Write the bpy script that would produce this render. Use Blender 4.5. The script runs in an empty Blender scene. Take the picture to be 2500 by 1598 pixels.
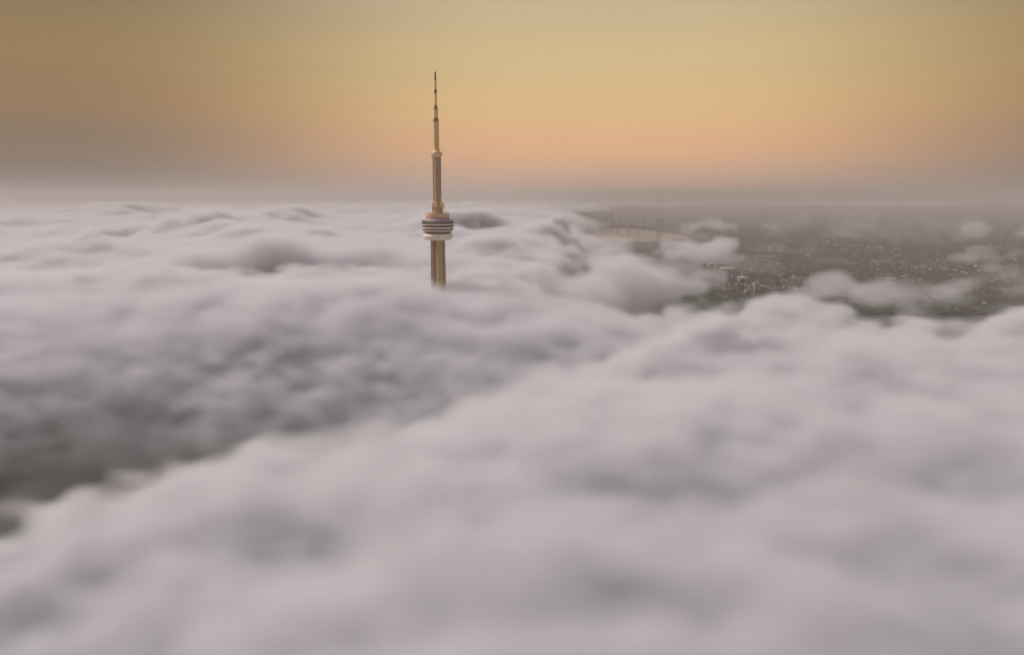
import bpy, bmesh, math, random, time
import numpy as np
from mathutils import Vector, Matrix
R = math.radians
T0 = time.time()
sc = bpy.context.scene
COL = sc.collection

# ---------------------------------------------------------------- camera, sky, sun, exposure
CAM_Z, PITCH, LENS = 392.0, 10.0, 26.0
cam = bpy.data.cameras.new('camera')
cam_ob = bpy.data.objects.new('camera', cam)
COL.objects.link(cam_ob)
cam.lens, cam.sensor_width, cam.clip_start, cam.clip_end = LENS, 36.0, 1.0, 300000.0
cam_ob.location = (0, 0, CAM_Z)
cam_ob.rotation_euler = (R(90 - PITCH), 0, 0)
sc.camera = cam_ob

SUN_AZ, SUN_EL = R(-72), R(44)         # measured clockwise from the view direction: to the left, a little ahead, behind thin high overcast
sun_dir = Vector((math.sin(SUN_AZ) * math.cos(SUN_EL), math.cos(SUN_AZ) * math.cos(SUN_EL), math.sin(SUN_EL)))

world = bpy.data.worlds.new('World')
sc.world = world
world.use_nodes = True
nt = world.node_tree
nt.nodes.clear()
N, L = nt.nodes, nt.links.new


def math_node(tree, op, a, b=None, c=None):
    n = tree.nodes.new('ShaderNodeMath')
    n.operation = op
    for i, v in enumerate((a, b, c)):
        if v is None:
            continue
        if isinstance(v, (int, float)):
            n.inputs[i].default_value = v
        else:
            tree.links.new(v, n.inputs[i])
    return n.outputs[0]


def ramp(tree, fac, stops, mode='EASE'):
    n = tree.nodes.new('ShaderNodeValToRGB')
    n.color_ramp.interpolation = mode
    e = n.color_ramp.elements
    while len(e) < len(stops):
        e.new(0.5)
    for el, (p, c) in zip(e, stops):
        el.position = p
        el.color = (*c, 1)
    tree.links.new(fac, n.inputs[0])
    return n.outputs[0]


def srgb(r, g, b):
    f = lambda v: ((v / 255 + .055) / 1.055) ** 2.4 if v > 10 else v / 3294
    return (f(r), f(g), f(b))


tc = N.new('ShaderNodeTexCoord')
sep = N.new('ShaderNodeSeparateXYZ')
L(tc.outputs['Generated'], sep.inputs[0])
el = math_node(nt, 'ARCSINE', sep.outputs[2])                    # elevation in radians
elf = math_node(nt, 'DIVIDE', el, R(90))
elf = math_node(nt, 'MAXIMUM', elf, 0.0)
elq = math_node(nt, 'POWER', elf, 0.5)                           # stretch the low sky
az = math_node(nt, 'ARCTAN2', sep.outputs[0], sep.outputs[1])    # 0 = view direction


def q(deg):
    return (deg / 90) ** .5


glow = ramp(nt, elq, [
    (0.0, srgb(204, 174, 150)), (q(1.0), srgb(216, 174, 146)), (q(3.9), srgb(234, 180, 134)),
    (q(6.4), srgb(228, 187, 130)), (q(9.5), srgb(216, 186, 134)), (q(14), srgb(200, 180, 142)),
    (q(24), srgb(178, 170, 156)), (q(45), srgb(176, 172, 176)), (1.0, srgb(172, 172, 200))])
away = ramp(nt, elq, [
    (0.0, srgb(104, 94, 90)), (q(1.0), srgb(108, 96, 90)), (q(3.9), srgb(124, 101, 80)),
    (q(6.4), srgb(144, 108, 70)), (q(9.5), srgb(144, 114, 68)), (q(14), srgb(130, 107, 66)),
    (q(24), srgb(146, 138, 124)), (q(45), srgb(172, 167, 168)), (1.0, srgb(172, 172, 200))])
daz = math_node(nt, 'ABSOLUTE', math_node(nt, 'SUBTRACT', az, R(7)))
fall = N.new('ShaderNodeMapRange')
fall.interpolation_type = 'SMOOTHERSTEP'
fall.inputs['From Min'].default_value = R(2)
fall.inputs['From Max'].default_value = R(42)
L(daz, fall.inputs['Value'])
# faint streaks of high thin cloud low in the glow
mp = N.new('ShaderNodeMapping')
mp.inputs['Scale'].default_value = (2.2, 2.2, 26)
L(tc.outputs['Generated'], mp.inputs[0])
ns = N.new('ShaderNodeTexNoise')
ns.inputs['Scale'].default_value = 2.4
ns.inputs['Detail'].default_value = 5
L(mp.outputs[0], ns.inputs['Vector'])
streak = N.new('ShaderNodeMapRange')
streak.inputs['From Min'].default_value, streak.inputs['From Max'].default_value = .3, .7
streak.inputs['To Min'].default_value, streak.inputs['To Max'].default_value = .985, 1.015
L(ns.outputs['Fac'], streak.inputs['Value'])
mix = N.new('ShaderNodeMix')
mix.data_type = 'RGBA'
L(fall.outputs[0], mix.inputs['Factor'])
L(glow, mix.inputs['A'])
L(away, mix.inputs['B'])
vm = N.new('ShaderNodeVectorMath')
vm.operation = 'SCALE'
L(mix.outputs['Result'], vm.inputs[0])
L(streak.outputs[0], vm.inputs['Scale'])
bg = N.new('ShaderNodeBackground')
L(vm.outputs[0], bg.inputs[0])
bg.inputs[1].default_value = 1.10
sky = N.new('ShaderNodeTexSky')
sky.sky_type = 'NISHITA'
sky.sun_disc = False
sky.sun_elevation, sky.sun_rotation = SUN_EL, SUN_AZ
sky.altitude, sky.air_density, sky.dust_density = 392, 1.5, 4
bg2 = N.new('ShaderNodeBackground')
L(sky.outputs[0], bg2.inputs[0])
bg2.inputs[1].default_value = 0.05
add = N.new('ShaderNodeMixShader')
add.inputs[0].default_value = 0.12
L(bg.outputs[0], add.inputs[1])
L(bg2.outputs[0], add.inputs[2])
wo = N.new('ShaderNodeOutputWorld')
L(add.outputs[0], wo.inputs[0])

sun = bpy.data.lights.new('sun', 'SUN')
sun.energy, sun.angle, sun.color = 2.7, R(12), (1.0, .925, .88)
sun_ob = bpy.data.objects.new('sun', sun)
COL.objects.link(sun_ob)
sun_ob.rotation_euler = (-sun_dir).to_track_quat('-Z', 'Y').to_euler()

sc.view_settings.view_transform = 'Standard'
sc.view_settings.look = 'None'
sc.view_settings.exposure = 0.0
sc.view_settings.gamma = 1.0
cy = sc.cycles
cy.use_denoising = True
cy.use_adaptive_sampling = True
cy.adaptive_threshold = 0.03
cy.adaptive_min_samples = 16
cy.max_bounces, cy.diffuse_bounces, cy.volume_bounces = 8, 3, 3
cy.volume_step_rate, cy.volume_max_steps = 2.0, 400
cy.time_limit = 900

# ---------------------------------------------------------------- helpers
FPX = 2500 * LENS / 36                    # focal length in pixels of the photograph
cp, sp_ = math.cos(R(PITCH)), math.sin(R(PITCH))


def at(px, py, z):
    """world point at height z on the line of sight through a photograph pixel (below the horizon)"""
    u, v = (px - 1250) / FPX, (799 - py) / FPX
    d = (u, cp + v * sp_, -sp_ + v * cp)
    t = (z - CAM_Z) / d[2]
    return Vector((d[0] * t, d[1] * t, z))


def height_at(py, y):
    v = (799 - py) / FPX
    return CAM_Z + y * (-sp_ + v * cp) / (cp + v * sp_)


def tag(o, label=None, cat=None, group=None, kind=None):
    for k, v in (('label', label), ('category', cat), ('group', group), ('kind', kind)):
        if v:
            o[k] = v
    return o


def material(name, color, rough=.8, spec=.3, noise=None, metallic=0.0):
    m = bpy.data.materials.new(name)
    m.use_nodes = True
    t = m.node_tree
    b = t.nodes['Principled BSDF']
    b.inputs['Base Color'].default_value = (*color, 1)
    b.inputs['Roughness'].default_value = rough
    b.inputs['Specular IOR Level'].default_value = spec
    b.inputs['Metallic'].default_value = metallic
    if noise:
        scale, amount, stretch = noise
        c = t.nodes.new('ShaderNodeTexCoord')
        mpn = t.nodes.new('ShaderNodeMapping')
        mpn.inputs['Scale'].default_value = stretch
        t.links.new(c.outputs['Object'], mpn.inputs[0])
        nn = t.nodes.new('ShaderNodeTexNoise')
        nn.inputs['Scale'].default_value = scale
        nn.inputs['Detail'].default_value = 6
        t.links.new(mpn.outputs[0], nn.inputs['Vector'])
        lo = tuple(max(0, v * (1 - amount)) for v in color)
        hi = tuple(min(1, v * (1 + amount)) for v in color)
        t.links.new(ramp(t, nn.outputs['Fac'], [(.3, lo), (.7, hi)], 'LINEAR'), b.inputs['Base Color'])
    return m


def link(name, me, mats=(), parent=None):
    for m in mats:
        me.materials.append(m)
    o = bpy.data.objects.new(name, me)
    COL.objects.link(o)
    if parent:
        o.parent = parent
    return o


def from_bm(name, bm, mat, parent=None, smooth=False):
    bmesh.ops.recalc_face_normals(bm, faces=bm.faces)
    me = bpy.data.meshes.new(name)
    bm.to_mesh(me)
    bm.free()
    if smooth:
        me.polygons.foreach_set('use_smooth', np.ones(len(me.polygons), bool))
        me.set_sharp_from_angle(angle=R(35))
    return link(name, me, [mat] if not isinstance(mat, (list, tuple)) else mat, parent)


def bm_box(bm, lo, hi, mi=0):
    r = bmesh.ops.create_cube(bm, size=1)
    for v in r['verts']:
        for k in range(3):
            v.co[k] = lo[k] if v.co[k] < 0 else hi[k]
    for f in {f for v in r['verts'] for f in v.link_faces}:
        f.material_index = mi
    return r['verts']


def bm_lathe(bm, prof, n=64, rot=0.0, cx=0, cy_=0, closed=True):
    rings = []
    for z, r in prof:
        rings.append([bm.verts.new((cx + r * math.cos(2 * math.pi * i / n + rot), cy_ + r * math.sin(2 * math.pi * i / n + rot), z)) for i in range(n)])
    for a, b in zip(rings, rings[1:]):
        for i in range(n):
            bm.faces.new((a[i], a[(i + 1) % n], b[(i + 1) % n], b[i]))
    if closed:
        bm.faces.new(rings[0][::-1])
        bm.faces.new(rings[-1])


def bm_tube(bm, p, q_, r, n=8):
    p, q_ = Vector(p), Vector(q_)
    d = (q_ - p)
    rot = d.to_track_quat('Z', 'Y').to_matrix().to_4x4()
    M = Matrix.Translation((p + q_) / 2) @ rot
    bmesh.ops.create_cone(bm, cap_ends=True, segments=n, radius1=r, radius2=r, depth=d.length, matrix=M)


def grid_mesh(name, xs, ys, Z, mat, keep=None, parent=None):
    nx, ny = len(xs), len(ys)
    X, Y = np.meshgrid(xs, ys, indexing='ij')
    v = np.stack([X, Y, Z], -1).reshape(-1, 3)
    i = np.arange(nx * ny).reshape(nx, ny)
    qd = np.stack([i[:-1, :-1], i[1:, :-1], i[1:, 1:], i[:-1, 1:]], -1).reshape(-1, 4)
    if keep is not None:
        qd = qd[(keep[:-1, :-1] & keep[1:, :-1] & keep[1:, 1:] & keep[:-1, 1:]).reshape(-1)]
        used = np.unique(qd)
        mapv = np.zeros(len(v), np.int64)
        mapv[used] = np.arange(len(used))
        v, qd = v[used], mapv[qd]
    return link(name, poly_mesh(name, v, qd, True), [mat], parent)


def poly_mesh(name, v, faces, smooth=False):
    """mesh from an (n,3) vertex array and an (m,k) face array"""
    me = bpy.data.meshes.new(name)
    me.vertices.add(len(v))
    me.vertices.foreach_set('co', np.ascontiguousarray(v, dtype=np.float32).ravel())
    k = faces.shape[1]
    me.loops.add(faces.size)
    me.loops.foreach_set('vertex_index', faces.ravel().astype(np.int32))
    me.polygons.add(len(faces))
    me.polygons.foreach_set('loop_start', np.arange(0, faces.size, k, dtype=np.int32))
    me.update(calc_edges=True)
    if smooth:
        me.polygons.foreach_set('use_smooth', np.ones(len(faces), bool))
    return me


# value noise for heights (2D, world coordinates) and for vapour (3D, per grid)
_p = np.random.default_rng(3).permutation(4096)


def perlin2(x, y, seed=0):
    xi, yi = np.floor(x).astype(np.int64), np.floor(y).astype(np.int64)
    xf, yf = x - xi, y - yi
    u, v = xf ** 3 * (xf * (xf * 6 - 15) + 10), yf ** 3 * (yf * (yf * 6 - 15) + 10)

    def g(i, j, dx, dy):
        h = _p[(_p[(_p[(i + seed * 57) & 4095] + j) & 4095] + seed) & 4095] * (2 * np.pi / 4096)
        return np.cos(h) * dx + np.sin(h) * dy
    a, b = g(xi, yi, xf, yf), g(xi + 1, yi, xf - 1, yf)
    c, d = g(xi, yi + 1, xf, yf - 1), g(xi + 1, yi + 1, xf - 1, yf - 1)
    lo = a + (b - a) * u
    return lo + ((c + (d - c) * u) - lo) * v


def fbm(x, y, seed, octaves=4, gain=.5):
    r, a = 0, 1
    for o in range(octaves):
        r = r + a * perlin2(x * 2 ** o, y * 2 ** o, seed + o)
        a *= gain
    return r


def spline_rows(n, period, rng):
    t = np.arange(n) / period + rng.random()
    c = int(t[-1]) + 4
    M = np.zeros((n, c), np.float32)
    i = np.floor(t).astype(int)
    f, k = t - i, np.arange(n)
    M[k, i] = (1 - f) ** 3 / 6
    M[k, i + 1] = (3 * f ** 3 - 6 * f ** 2 + 4) / 6
    M[k, i + 2] = (-3 * f ** 3 + 3 * f ** 2 + 3 * f + 1) / 6
    M[k, i + 3] = f ** 3 / 6
    return M


def band(shape, per, rng):
    Ms = [spline_rows(n, p, rng) for n, p in zip(shape, per)]
    B = rng.normal(size=[m.shape[1] for m in Ms]).astype(np.float32)
    for k in (2, 1, 0):
        B = np.tensordot(Ms[k], B, axes=(1, 2))
    return B / B.std()


def smooth(a, b, x):
    t = np.clip((x - a) / (b - a), 0, 1)
    return t * t * (3 - 2 * t)


# ---------------------------------------------------------------- cloud deck: height of its top
# landmarks of the near deck: column of the photograph, distance ahead, height of the cloud top there
NEAR = [
    # foreground mass, its left side sunk and thinned to darken that corner
    (0, 190, 222), (600, 185, 256), (1250, 185, 268), (1900, 185, 268), (2500, 190, 250),
    (0, 240, 214), (400, 245, 242), (850, 245, 262), (1300, 250, 276), (1900, 250, 278), (2500, 245, 268),
    (0, 300, 212), (350, 310, 240), (800, 320, 264), (1300, 330, 270), (1800, 340, 282), (2450, 320, 272),
    (500, 400, 258), (820, 400, 268), (1150, 430, 268), (1500, 430, 280), (1900, 440, 284), (2300, 430, 276),
    # the ridge it rises to
    (-200, 350, 205), (0, 370, 214), (200, 390, 234), (400, 410, 250), (600, 430, 260), (800, 450, 264), (1000, 510, 270), (1200, 550, 272), (1350, 580, 275),
    (1500, 615, 277), (1700, 620, 281), (1900, 620, 285), (2100, 620, 284), (2250, 610, 281), (2400, 570, 274), (2550, 530, 266), (2700, 500, 262),
    # the trough behind it
    (-200, 450, 175), (0, 465, 155), (200, 490, 95), (400, 510, 100), (600, 525, 105), (800, 545, 100), (950, 590, 130), (1100, 630, 160), (1200, 650, 178),
    (-200, 560, 160), (0, 570, 135), (200, 580, 75), (400, 590, 90), (600, 600, 95), (800, 615, 90), (950, 650, 115), (1100, 680, 150), (1200, 695, 172), (1300, 720, 210),
    (-200, 650, 165), (0, 650, 145), (200, 660, 95), (400, 665, 110), (600, 670, 115), (800, 685, 115), (950, 705, 140), (1100, 730, 180), (1200, 745, 205),
    (1350, 730, 242), (1500, 740, 246), (1700, 780, 230), (1900, 800, 222), (2100, 800, 216), (2250, 780, 212), (2480, 710, 218), (2700, 680, 230),
    # the second mass, rising beyond the trough to the tower
    (-200, 745, 230), (0, 745, 222), (200, 745, 215), (400, 745, 228), (600, 745, 236), (800, 758, 238), (950, 775, 244), (1100, 795, 256), (1250, 815, 264),
    (-200, 830, 282), (0, 830, 281), (200, 830, 284), (400, 830, 287), (600, 830, 290), (800, 840, 291), (1000, 850, 287), (1200, 870, 286), (1400, 870, 268),
    (-200, 930, 298), (0, 930, 297), (200, 930, 299), (400, 930, 298), (600, 940, 300), (800, 950, 300), (1000, 955, 300), (1150, 950, 300), (1300, 970, 292), (1430, 940, 272),
    # lower ground behind it, to the left
    (-200, 1180, 232), (0, 1180, 228), (250, 1190, 230), (500, 1190, 232), (750, 1200, 240), (950, 1180, 258), (1150, 1150, 262), (1350, 1180, 250),
    (-200, 1420, 262), (100, 1420, 258), (400, 1420, 254), (700, 1420, 260), (1000, 1420, 264), (1300, 1420, 252),
    # puffs along the edge over the city
    (1440, 1070, 240), (1550, 960, 230), (1550, 1090, 222), (1480, 1240, 218), (1650, 1000, 228), (1750, 980, 230), (1850, 1000, 238), (1930, 1080, 260), (2010, 1060, 250), (2080, 1040, 238), (2150, 1050, 254), (2250, 980, 214), (2330, 900, 234), (2480, 880, 244), (2700, 880, 250),
]


def landmark(px, y, z):
    return (px - 1250) / FPX * (y * cp + (CAM_Z - z) * sp_), y, z


NP = np.array([landmark(*n) for n in NEAR])


def near_top(x, y):
    sh = x.shape
    x, y = x.ravel(), y.ravel()
    num = np.zeros(x.size)
    den = np.full(x.size, 1e-9)
    num += 262e-9
    for px, py, pz in NP:
        s = 16 + 0.058 * py
        w = np.exp(-((x - px) ** 2 + (y - py) ** 2) / (2 * s * s)) / s
        num += w * pz
        den += w
    return (num / den).reshape(sh)


def deck(x, y):
    """height of the cloud top (before the small billows); under about 150 there is no cloud"""
    u, v = .9 * x + .43 * y, -.43 * x + .9 * y                     # the fog is drawn out in sweeps that rise to the right
    near = near_top(x, y) + (9 + 3 * smooth(500, 1000, y)) * fbm(u / 360, v / 120, 11, 4)
    wx = x + 260 * perlin2(x / 900, y / 900, 31)
    roll = fbm(wx / 950, y / 620, 21, 4, .55)
    far = 262 + 44 * roll + 20 * (0.35 - np.abs(perlin2(wx / 520, y / 330, 27))) - 26 * smooth(.28, .75, fbm(x / 2600, y / 1500, 41, 3))
    h = near + (far - near) * smooth(1240, 1640, y)
    # the deck breaks off over the city, on the right
    edge = 1085 + 190 * fbm(x / 300, y / 300, 51, 3) - 110 * np.exp(-((x - 640) / 120) ** 2)
    c1 = smooth(110, -80, y - edge)
    ang = x / np.maximum(y, 1)
    lim = .075 + .05 * fbm(ang * 14, np.log(np.maximum(y, 1)) * 4.5, 61, 4) - .02 * smooth(4500, 7000, y) + .05 * smooth(9500, 12000, y) + .10 * fbm(x / 420, y / 420, 63, 4) * smooth(6500, 2500, y)
    c2 = smooth(.05, -.045, ang - lim)
    far_patch = smooth(15000, 19000, y) * smooth(.05, .3, fbm(x / 3500, y / 1800, 71, 3) + .12)
    cov = np.maximum(np.maximum(c1, c2), far_patch)
    low = 95 + 80 * smooth(1000, 1400, y)
    return low + (h - low) * np.clip(cov, 0, 1), cov


# ---------------------------------------------------------------- cloud materials
def volume_material(name, color, aniso):
    m = bpy.data.materials.new(name)
    m.use_nodes = True
    t = m.node_tree
    t.nodes.clear()
    o = t.nodes.new('ShaderNodeOutputMaterial')
    v = t.nodes.new('ShaderNodeVolumePrincipled')
    v.inputs['Color'].default_value = (*color, 1)
    v.inputs['Density'].default_value = 1.0
    v.inputs['Anisotropy'].default_value = aniso
    t.links.new(v.outputs[0], o.inputs['Volume'])
    return m


vapour_mat = volume_material('cloud_vapour', (.985, .972, .995), 0.1)
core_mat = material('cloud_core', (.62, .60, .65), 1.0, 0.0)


def vapour(name, D, lo, hi, parent):
    """a volume grid filled from the array D: the mesh only carries D, one value a point"""
    me = bpy.data.meshes.new(name)
    me.vertices.add(D.size)
    me.attributes.new('d', 'FLOAT', 'POINT').data.foreach_set('value', np.ascontiguousarray(D, np.float32).ravel())
    o = link(name, me, [vapour_mat], parent)
    o['kind'] = 'stuff'
    ng = bpy.data.node_groups.new(name, 'GeometryNodeTree')
    ng.interface.new_socket('Geometry', in_out='INPUT', socket_type='NodeSocketGeometry')
    ng.interface.new_socket('Geometry', in_out='OUTPUT', socket_type='NodeSocketGeometry')
    gn, gl = ng.nodes, ng.links.new
    gi, go = gn.new('NodeGroupInput'), gn.new('NodeGroupOutput')
    vc = gn.new('GeometryNodeVolumeCube')
    vc.inputs['Min'].default_value, vc.inputs['Max'].default_value = lo, hi
    for k, n in zip('XYZ', D.shape):
        vc.inputs['Resolution ' + k].default_value = n
    pos, sp = gn.new('GeometryNodeInputPosition'), gn.new('ShaderNodeSeparateXYZ')
    gl(pos.outputs[0], sp.inputs[0])
    idx = None
    for k in range(3):
        mr = gn.new('ShaderNodeMapRange')
        for key, val in (('From Min', lo[k]), ('From Max', hi[k]), ('To Min', 0), ('To Max', D.shape[k] - 1)):
            mr.inputs[key].default_value = val
        gl(sp.outputs[k], mr.inputs['Value'])
        fi = gn.new('FunctionNodeFloatToInt')
        fi.rounding_mode = 'ROUND'
        gl(mr.outputs['Result'], fi.inputs[0])
        if idx is None:
            idx = fi.outputs[0]
        else:
            im = gn.new('FunctionNodeIntegerMath')
            im.operation = 'MULTIPLY_ADD'
            gl(idx, im.inputs[0])
            im.inputs[1].default_value = D.shape[k]
            gl(fi.outputs[0], im.inputs[2])
            idx = im.outputs[0]
    na = gn.new('GeometryNodeInputNamedAttribute')
    na.data_type = 'FLOAT'
    na.inputs['Name'].default_value = 'd'
    si = gn.new('GeometryNodeSampleIndex')
    si.data_type, si.domain = 'FLOAT', 'POINT'
    gl(gi.outputs[0], si.inputs['Geometry'])
    gl(na.outputs['Attribute'], si.inputs['Value'])
    gl(idx, si.inputs['Index'])
    gl(si.outputs['Value'], vc.inputs['Density'])
    sm = gn.new('GeometryNodeSetMaterial')
    sm.inputs['Material'].default_value = vapour_mat
    gl(vc.outputs['Volume'], sm.inputs['Geometry'])
    gl(sm.outputs[0], go.inputs[0])
    o.modifiers.new('vapour', 'NODES').node_group = ng
    return o


# wisps and puffs floating free over the city: a path of (pixel, height, radius in metres), number of blobs, density
WISPS = [
    ([(1535, 640, 175, 12), (1590, 634, 185, 22), (1640, 630, 195, 26), (1690, 616, 205, 34), (1735, 603, 215, 36), (1765, 598, 215, 20)], 60, 1.0),
    ([(1620, 596, 165, 12), (1660, 599, 170, 14), (1690, 602, 175, 10)], 12, .4),
    ([(1690, 553, 200, 20), (1730, 550, 210, 34), (1770, 550, 214, 36), (1830, 556, 206, 30), (1910, 560, 195, 20)], 80, .55),
    ([(1400, 548, 220, 40), (1430, 546, 220, 30)], 12, .7),
    ([(1420, 640, 235, 36), (1435, 615, 225, 34), (1400, 590, 230, 34)], 26, .9),
    ([(1410, 728, 235, 28), (1450, 704, 226, 30), (1520, 690, 222, 30), (1580, 690, 214, 28), (1650, 694, 208, 26), (1700, 702, 200, 18)], 64, 1.0),
    ([(1480, 650, 190, 16), (1470, 630, 195, 18), (1500, 655, 190, 14)], 14, .5),
    ([(1880, 722, 226, 18), (1930, 700, 236, 24), (1985, 704, 236, 24), (2030, 722, 226, 16)], 30, 1.0),
    ([(2090, 730, 226, 16), (2140, 712, 236, 24), (2180, 720, 232, 20), (2210, 745, 220, 14)], 24, .9),
    ([(2210, 592, 165, 24), (2280, 590, 175, 34), (2320, 594, 165, 22)], 16, .35),
    ([(2290, 568, 190, 40), (2400, 558, 200, 50), (2500, 560, 195, 45), (2580, 566, 190, 40)], 26, .35),
    ([(2360, 640, 150, 20), (2405, 624, 170, 34), (2440, 632, 160, 24)], 20, .5),
    ([(2420, 660, 150, 18), (2480, 655, 165, 28), (2560, 650, 165, 26)], 18, .45),
    ([(2280, 700, 165, 18), (2340, 694, 175, 24), (2390, 690, 170, 20)], 16, .4),
    ([(1560, 600, 150, 40), (1700, 612, 150, 50), (1850, 620, 140, 50), (1980, 612, 140, 40)], 26, .10),
    ([(1900, 575, 170, 90), (2080, 568, 170, 110), (2250, 572, 170, 100)], 24, .10),
    ([(1760, 660, 150, 34), (1880, 650, 150, 40), (2020, 655, 140, 40), (2160, 640, 140, 40), (2300, 660, 140, 40)], 40, .09),
    ([(2180, 720, 150, 30), (2280, 712, 150, 34), (2420, 700, 150, 36), (2540, 705, 150, 36)], 30, .14),
    ([(2400, 740, 215, 26), (2460, 730, 222, 30), (2540, 728, 220, 30)], 20, .6),
]
wrg = random.Random(12)
BLOBS = []
for path, count, k in WISPS:
    for i in range(count):
        f = wrg.random() * (len(path) - 1.001)
        p0, p1, f = path[int(f)], path[int(f) + 1], f % 1
        px, py, z, r_ = [p0[j] + (p1[j] - p0[j]) * f for j in range(4)]
        c = at(px, py, z)
        sp = r_ * wrg.uniform(.5, 1.15)
        BLOBS.append((c.x + wrg.gauss(0, r_ * .7), c.y + wrg.gauss(0, r_ * 1.3), z + wrg.gauss(0, r_ * .28), sp * 1.9, sp * 1.3, sp * .85, k))


def fill(name, lo, hi, vx, sigma, soft, bands, fade, core_drop, core_step, seed, puffs=0, stretch=1.0, mist=0.0, base=(120, 205), torn=.35):
    rng = np.random.default_rng(seed)
    shape = [int(round((hi[k] - lo[k]) / vx[k])) + 1 for k in range(3)]
    xs, ys, zs = [np.linspace(lo[k], hi[k], shape[k]) for k in range(3)]
    X, Y = np.meshgrid(xs, ys, indexing='ij')
    top, cov = deck(X, Y)
    top = top.astype(np.float32)
    d = np.repeat(top[:, :, None], shape[2], 2)
    d -= zs.astype(np.float32)[None, None, :]
    bill, fine = np.zeros(shape, np.float32), np.zeros(shape, np.float32)
    for per, amp, kind in bands:
        n = band(shape, [stretch * per / vx[0], per / vx[1], .75 * per / vx[2]], rng)
        if kind == 'billow':
            n = np.abs(n) * 1.5 - 1.1
        elif kind == 'ridge':
            n = 1.1 - np.abs(n) * 1.5
        bill += np.float32(amp) * n
        if per <= bands[2][0]:
            fine += np.float32(.6) * n
    calm = 1 - .82 * smooth(620, 700, Y) * smooth(1010, 930, Y) * smooth(220, 60, X)            # the bank in front of the tower is smoother
    patch = .45 + .8 * smooth(-.25, .35, fbm((.9 * X + .43 * Y) / (280 + .1 * Y), (-.43 * X + .9 * Y) / (90 + .06 * Y), 91, 2))               # torn billows here, smooth sheets there
    crest = np.interp(X, *zip(*[landmark(px, y, z)[:2] for px, y, z in ((-200, 350, 205), (0, 370, 214), (200, 390, 234), (400, 410, 250), (600, 430, 260), (800, 450, 264), (1000, 510, 270), (1200, 550, 272), (1350, 580, 275), (1500, 615, 277), (1900, 620, 285), (2250, 610, 281), (2550, 530, 266))]))
    shred = 1 + 2.3 * np.exp(-((Y - crest - 15) / 55) ** 2)                                        # the crest above the trough is torn into wisps
    bill *= ((.5 + .5 * smooth(300, 560, Y)) * calm * patch * shred).astype(np.float32)[:, :, None]
    d += bill
    d /= np.float32(soft)
    D = np.clip(d, 0, 1)
    D *= np.sqrt(D)
    D *= np.clip(1 + torn * fine * (1.15 - .75 * D), .05, 2.4)       # torn most where it is thin
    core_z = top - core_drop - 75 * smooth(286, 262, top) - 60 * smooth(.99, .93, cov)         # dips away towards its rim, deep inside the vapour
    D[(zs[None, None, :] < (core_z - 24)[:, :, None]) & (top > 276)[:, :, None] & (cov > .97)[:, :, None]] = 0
    D *= smooth(*base, zs).astype(np.float32)[None, None, :]       # the deck has a base: below it there is clear, dark air
    D *= smooth(0, .85, cov).astype(np.float32)[:, :, None]
    D *= smooth(105, 190, top).astype(np.float32)[:, :, None]
    if puffs:
        sub_ = np.zeros(shape, np.float32)
        ragged = sum(a * band(shape, [1.3 * p / vx[0], p / vx[1], .8 * p / vx[2]], rng) for p, a in ((110, .5), (60, .45), (34, .35), (20, .2)))
        for cx, cyy, cz, sx, sy, sz, k in BLOBS:
            i = [slice(max(0, int((c_ - s_ * 1.7 - lo[a]) / vx[a])), max(0, int((c_ + s_ * 1.7 - lo[a]) / vx[a]) + 2)) for a, (c_, s_) in enumerate(((cx, sx), (cyy, sy), (cz, sz)))]
            gx, gy, gz = xs[i[0]][:, None, None], ys[i[1]][None, :, None], zs[i[2]][None, None, :]
            if gx.size * gy.size * gz.size == 0:
                continue
            e = 1 - np.sqrt(((gx - cx) / sx) ** 2 + ((gy - cyy) / sy) ** 2 + ((gz - cz) / sz) ** 2)
            e = e + 1.05 * ragged[i[0], i[1], i[2]] - .42
            sub_[i[0], i[1], i[2]] = np.maximum(sub_[i[0], i[1], i[2]], k * puffs * np.clip(e * 1.2, 0, 1) ** 1.3)
        np.maximum(D, sub_ / sigma, out=D)
    y0, y1, y2, y3 = fade
    wgt = smooth(y0, y1, ys) * smooth(y3, y2, ys)
    D *= (sigma * wgt).astype(np.float32)[None, :, None]
    if mist:
        D += (mist * smooth(215, 160, zs)).astype(np.float32)[None, None, :] * np.clip(.7 + bill / 6, 0, 4) * wgt.astype(np.float32)[None, :, None] * smooth(.3, .8, cov).astype(np.float32)[:, :, None]
    D[D < 2e-4 * sigma / .05] = 0
    cs = core_step
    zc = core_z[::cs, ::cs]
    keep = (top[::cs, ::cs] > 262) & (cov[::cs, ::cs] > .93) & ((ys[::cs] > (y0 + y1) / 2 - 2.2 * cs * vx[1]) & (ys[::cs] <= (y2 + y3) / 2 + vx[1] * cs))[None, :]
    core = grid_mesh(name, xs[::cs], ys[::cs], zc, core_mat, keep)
    print(name, shape, 'active', float((D > 0).mean()), round(time.time() - T0, 1))
    vapour('vapour', D, lo, hi, core)
    print(round(time.time() - T0, 1))
    return core


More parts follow.
